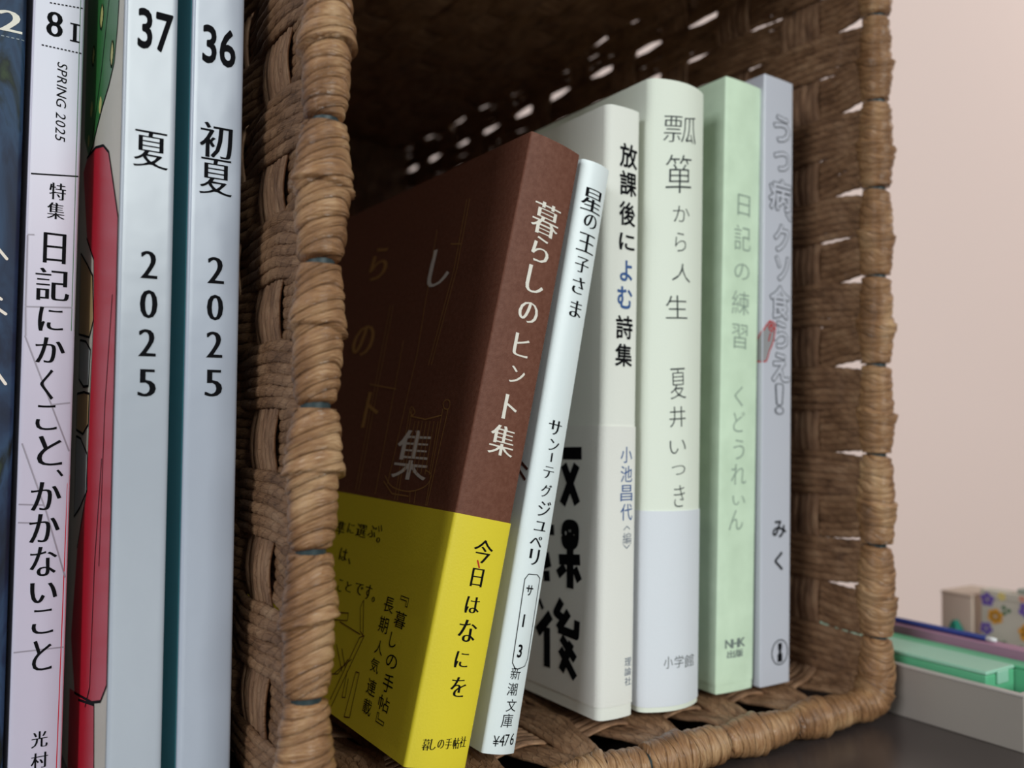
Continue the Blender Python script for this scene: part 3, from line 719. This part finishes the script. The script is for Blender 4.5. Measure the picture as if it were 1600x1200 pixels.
yc = [[(36.3, 29.1), (36.8, 27.7), (34, 22.3), (32, 21.6), (35.7, 29.8), (36.3, 29.1)], [(31.2, 21.8), (41.2, 1.9)], [(33.6, 20.8), (42.7, 3.2)], [(31.2, 21.8), (33.6, 20.8)], [(53.6, 23.5), (43, 25.2), (42.6, 23.3), (52.5, 21.7)],
      [(47, 22.2), (33.6, 21.6)], [(46, 16.5), (39.3, 11)], [(37.3, 14.6), (41.5, 9.9), (45.3, 9)], [(42.3, 16.2), (38, 12.3)], [(31.7, 12.8), (29.8, 13), (29.9, 2.2), (32.9, 1.6), (31.7, 12.8)], [(36.5, 11.9), (36.3, 5.4), (34.5, 5.8), (35, 10.4)], [(35.5, 15), (44, 9.3)]]
strokes(b, 'band_chair_drawing', 'c', yc, .26, BROWN_INK, .38, caps=False)
strokes(b, 'accent_tick', 's', [[(7.6, 46.1), (8.4, 44.6)]], .35, RED_INK, .4)
lettering(b, 'quote_mark', 'c', '\ufe43,14.6,33.2,2.2,4.2', 'reg', INK, 'wh', .38)
lettering(b, 'quote_mark', 'c', '\ufe44,14.4,6.2,2.2,4.2', 'reg', INK, 'wh', .38)
strokes(b, 'quote_mark', 'c', [[(36.2, 48.8), (35.4, 47.6)], [(34.8, 49.1), (34, 47.9)]], .4, INK, .38)

# pocket paperback: rounded frame round the shelf code, small mark on its cover
b = B['bunko']
rr = [(3.9, 41.9)] + smooth_pts([(6.7, 42), (7.9, 41.2)], 3, False) + [(8.3, 22)] + smooth_pts([(7.6, 20.3), (5.4, 19.6)], 3, False) + smooth_pts([(4.4, 19.8), (3.5, 21)], 3, False) + [(3.1, 40.6), (3.9, 41.9)]
strokes(b, 'code_frame', 's', [rr], .2, INK, caps=False)
strokes(b, 'cover_mark', 'c', [[(4.6, 68.6), (.8, 66.6)], [(4.2, 66.2), (1, 64)]], .7, BROWN_INK, caps=False)

# white book: big rounded black letters on the cover band, grey brackets on the spine
b = B['w3']
big = [(3.5, [(16.9, 70.4), (8.3, 70.7)]), (2.9, [(16.4, 67.2), (9.9, 56.6)]), (2.9, [(10.4, 67.4), (16.6, 56)]), (3, [(30, 70), (20.4, 69.6), (21, 62), (23, 58)]),
       (2.9, smooth_pts([(15.5, 47.6), (15, 49.9), (12.9, 50.6), (10.6, 50.2), (10.3, 48), (10.8, 45.7), (12.9, 44.9), (15, 45.3)], 4)), (4.5, [(14.6, 48.6), (11.2, 48.8)]), (4, [(14.2, 46.4), (11.6, 46.6)]),
       (3.1, [(12.7, 44.3), (12.4, 33)]), (3, [(17.8, 40.3), (8.2, 41.4)]), (2.7, [(14.9, 38.6), (18.2, 36)]), (2.6, [(10.6, 38.8), (8.3, 35.6)]), (3, [(28, 47.6), (20.3, 48.3)]), (4.6, [(24.9, 41), (23.4, 37)]), (3, [(25, 34.5), (22, 35)]),
       (3.2, [(26.5, 25.9), (25.5, 26.7)]), (3.1, [(21.2, 24.1), (27.5, 18)]), (3.1, [(22.9, 20.2), (22.5, 9)]), (2.6, [(16.1, 29), (18.7, 25.2), (14.2, 23.7)]), (2.6, [(12.8, 26.3), (17.6, 20.8)]), (2.5, [(9, 24.7), (9.3, 20.6), (17.6, 20.9)]),
       (2.6, [(16, 18.8), (9.6, 14)]), (2.6, [(11.4, 18.2), (15.8, 9.6)]), (2.6, [(16.4, 15.5), (9.5, 9)])]
strokes(b, 'big_lettering', 'c', big, 3, INK, .33, caps=False)
strokes(b, 'letter_counter', 'c', [[(15, 48), (11, 48.3)], [(13, 49.9), (12.9, 46.2)]], 1.1, P_w3o, .38, caps=False)
strokes(b, 'bracket', 's', [[(7.3, 50.2), (8.5, 51.2), (9.7, 50.3)], [(7.3, 46.2), (8.5, 45.2), (9.7, 46.1)]], .22, NAVY_GREY, .33, caps=False)

# cool-white book: red-lined grey fist and oval badge
b = B['w6']
fist = [(.25, 109.2), (1.2, 110.6), (2.4, 111.8), (3, 112.4), (4.2, 112.3), (5.6, 111.7), (5.6, 109.6), (5, 106.8), (4, 104.6), (2.9, 102.8), (2.2, 100.8), (1.5, 99.6), (.25, 99.4)]
A_grey = mat('art_warm_grey', (150, 148, 150), .4)
polys(b, 'fist_drawing', 's', [fist], A_grey, .07, 'grey fist drawing')
strokes(b, 'fist_outline', 's', [fist, [(3, 112.3), (3.4, 110.4), (4.3, 111.6), (4.5, 109.8), (5.5, 110.6)], [(2.2, 111), (3.2, 109.4), (4.6, 109.2)], [(3.4, 108.6), (2.6, 106)]], .4, RED_INK, .15, caps=False)
polys(b, 'fist_drawing', 'c', [[(.3, 99.4), (2.6, 99.6), (3.3, 102.5), (2.8, 105.6), (.3, 109)]], A_grey, .07, 'grey fist drawing')
strokes(b, 'fist_outline', 'c', [[(.3, 99.4), (2.6, 99.6), (3.3, 102.5), (2.8, 105.6), (.3, 109)]], .4, RED_INK, .12, caps=False)
ov = [(8.9 + 3.7 * math.cos(t), 9.6 + 3.75 * math.sin(t)) for t in np.linspace(0, 2 * math.pi, 40)]
strokes(b, 'badge', 's', [ov], .34, INK, .08, caps=False)
polys(b, 'badge', 's', [[(8 + .1, 12.4), (9.9, 12.4), (9.9, 10.4), (8.1, 10.4)], [(8.4, 10.5), (9.6, 10.5), (9.6, 9), (8.4, 9)], [(7.9, 9.1), (10.1, 9.1), (10.1, 6.6), (7.9, 6.6)]], INK, .08)

# ---------------------------------------------------------------- things on the table to the right of the basket
GREY_PL = mat('grey_plastic', (160, 150, 142), 0.6, bump=.05)
LIP = mat('pale_grey_lip', (190, 180, 174), 0.5)
MINT = mat('mint_plastic', (100, 186, 140), 0.4)
MINT_L = mat('pale_mint_plastic', (152, 204, 178), 0.4)
MAUVE = mat('mauve_card', (168, 122, 146), 0.6)
tr = root('desk_tray', 'low grey open tray on the table right of the basket', 'tray', (256, 122, TZ)); tr.location = (0, 0, 0)
X0, X1, Y_0, Y_1, ZT_ = 256.0, 292.5, 122.0, 345.0, 5.2
box('side_wall', X0, X0 + 1.8, Y_0, Y_1, TZ, ZT_, GREY_PL, tr, .3)
box('side_wall', X1 - 1.8, X1, Y_0, Y_1, TZ, ZT_, GREY_PL, tr, .3)
box('end_wall', X0 + 1.8, X1 - 1.8, Y_0, Y_0 + 1.8, TZ, ZT_, GREY_PL, tr, .3)
box('end_wall', X0 + 1.8, X1 - 1.8, Y_1 - 1.8, Y_1, TZ, ZT_, GREY_PL, tr, .3)
box('tray_bottom', X0 + 1.8, X1 - 1.8, Y_0 + 1.8, Y_1 - 1.8, TZ, TZ + 1.5, GREY_PL, tr)
bm = bmesh.new()
for q in ((X0 - .3, X0 + 2, Y_0 - .3, Y_1), (X1 - 2, X1 + .3, Y_0 - .3, Y_1), (X0 + 2, X1 - 2, Y_0 - .3, Y_0 + 2), (X0 + 2, X1 - 2, Y_1 - 2, Y_1)): box_bm(bm, *q, ZT_, ZT_ + .7, .2)
me = bpy.data.meshes.new('lip'); bm.to_mesh(me); bm.free(); link('lip', me, LIP, tr, 'pale lip along the tray edge')


def case(name, label, x0, x1, y0, y1, z0, z1, body, top, cat, lid=1.2):
    r = root(name, label, cat, (0, 0, 0))
    box('case_body', x0, x1, y0, y1, z0, z1 - lid, body, r, .5)
    box('case_lid', x0 - .15, x1 + .15, y0 - .15, y1 + .15, z1 - lid, z1, top, r, .5)
    box('clasp', (x0 + x1) / 2 - 3, (x0 + x1) / 2 + 3, y0 - .9, y0 - .1, z1 - 4.2, z1 - .4, top, r, .3)
    return r


case('pencil_case', 'mint green plastic case with pale lid, nearest the grey tray wall', 259.5, 275.6, 134, 320, TZ + 1.5, 9.0, MINT, MINT_L, 'case')
case('pencil_case', 'long mint green plastic case behind the pale-lidded one in the tray', 276.3, 282.6, 126, 320, TZ + 1.5, 8.9, MINT, MINT, 'case')
fo = root('document_folder', 'slim mauve folder standing in the grey tray behind the mint cases', 'folder', (0, 0, 0))
box('folder_cover', 283.4, 284.0, 126, 322, TZ + 1.5, 11.6, MAUVE, fo, .2)
box('folder_cover', 289.4, 290.0, 126, 322, TZ + 1.5, 11.6, MAUVE, fo, .2)
box('folder_spine', 284.0, 289.4, 126, 322, 11.0, 11.6, MAUVE, fo, .2)
box('folder_paper', 284.3, 289.1, 127, 320, TZ + 1.6, 10.9, PAGES, fo)


def cyl_y(name, x, z, r, y0, y1, r1, mt, parent, n=16):
    me = pymesh(name, [(x + rr_ * math.cos(2 * math.pi * k / n), y, z + rr_ * math.sin(2 * math.pi * k / n)) for y, rr_ in ((y0, r), (y1, r1)) for k in range(n)],
                [(k, (k + 1) % n, n + (k + 1) % n, n + k) for k in range(n)] + [tuple(range(n))[::-1], tuple(range(n, 2 * n))])
    return link(name, smooth(me), mt, parent)


pn = root('pen', 'navy blue pen with a white tip lying on the mauve folder', 'pen', (0, 0, 0))
NAVY = mat('navy_plastic', (30, 44, 112), 0.35)
cyl_y('barrel', 287, 12.5, .9, 148, 300, .9, NAVY, pn)
cyl_y('tip', 287, 12.5, .6, 145, 148, .9, mat('white_plastic', (226, 226, 226), .4), pn)
cyl_y('cap', 287, 12.5, .95, 300, 304, .7, NAVY, pn)

# flowered paper box
fl = root('gift_box', 'small off-white box printed with purple and orange flowers at right', 'box', (0, 0, 0))
FB = mat('flower_box_paper', (206, 196, 180), .7)
FX, FY0, FY1, FZ = 345.0, 100.0, 180.0, 18.2
box('box_body', FX, FX + 7.5, FY0, FY1, TZ, FZ - 3, FB, fl, .3)
box('box_lid', FX - .25, FX + 7.75, FY0 - .25, FY1 + .25, FZ - 3, FZ, FB, fl, .3)
cols = {'purple': mat('print_purple', (120, 92, 176), .7), 'orange': mat('print_orange', (226, 158, 56), .7), 'leaf': mat('print_leaf_green', (84, 120, 84), .7), 'coral': mat('print_coral', (230, 150, 130), .7), 'yellow': mat('print_yellow', (236, 212, 120), .7)}


def blossom(cy, cz, r, n, mt, nm):
    bm = bmesh.new()
    for k in range(n):
        a = 2 * math.pi * k / n + cy
        px, pz = cy + r * .6 * math.cos(a), cz + r * .6 * math.sin(a)
        bm.faces.new([bm.verts.new(((FX - .3) * MM, (px + r * .42 * math.cos(t)) * MM, (pz + r * .42 * math.sin(t)) * MM)) for t in np.linspace(0, 2 * math.pi, 12, endpoint=False)])
    me = bpy.data.meshes.new(nm); bm.to_mesh(me); bm.free(); link(nm, me, mt, fl)


for cy, cz, r, n, c in ((177.5, 14.6, 2.7, 5, 'purple'), (174.5, 8.6, 3, 6, 'orange'), (178, 3.4, 2.5, 5, 'purple'), (170.6, 11.5, 2, 3, 'leaf'), (172, 16.6, 1.6, 5, 'yellow'), (163, 12.8, 3, 5, 'purple'), (162.5, 4.4, 3.6, 6, 'orange'), (164.6, -2.5, 2, 3, 'leaf'),
                        (164.5, 16.9, 1.3, 5, 'coral'), (152, 9, 3, 5, 'purple'), (147, 2, 3, 6, 'orange'), (154, -1, 2, 3, 'leaf'), (136, 9, 3, 5, 'purple'), (128, 3, 3, 6, 'orange'), (172, -1.5, 1.8, 3, 'leaf'), (116, 10, 3, 5, 'purple')):
    blossom(cy, cz, r, n, cols[c], 'printed_flower' if c != 'leaf' else 'printed_leaf')
sb = root('eraser', 'sage grey flat bar lying on top of the flowered box', 'eraser', (0, 0, 0))
box('bar', FX + 2, FX + 7.2, 112, 167.5, FZ, FZ + 1.9, mat('sage_grey', (150, 156, 144), .6), sb, .5)
box('sleeve', FX + 1.9, FX + 7.3, 112, 138, FZ + .02, FZ + 2.0, mat('sage_sleeve', (172, 174, 162), .6), sb, .4)
bx = root('carton', 'plain beige carton against the wall side, left of the flowered box', 'box', (0, 0, 0))
box('carton_body', FX - 1, FX + 22, 183, 195.5, TZ, 14.2, mat('beige_card', (226, 202, 184), .8), bx, .4)
box('carton_flap', FX - 1.2, FX + 22.2, 182.8, 195.7, 14.2, 15.4, mat('beige_card_flap', (214, 190, 172), .8), bx, .3)
# teal wedge-shaped glass paperweight
tw = root('paperweight', 'small teal green glass wedge with a pointed top', 'paperweight', (0, 0, 0))
TG = mat('teal_glass', (28, 122, 104), .15, .6)
me = pymesh('wedge', [(330, 190.5, TZ + 2), (330, 178.5, TZ + 2), (341, 178.5, TZ + 2), (341, 190.5, TZ + 2), (334, 185.6, 6.2), (337, 184.8, 6.2), (337, 185.6, 6.2), (334, 184.8, 6.2)],
            [(0, 1, 7, 4), (1, 2, 5, 7), (2, 3, 6, 5), (3, 0, 4, 6), (4, 7, 5, 6), (3, 2, 1, 0)])
link('wedge', me, TG, tw)
box('foot', 329.5, 341.5, 178, 191, TZ, TZ + 2, TG, tw, .4)
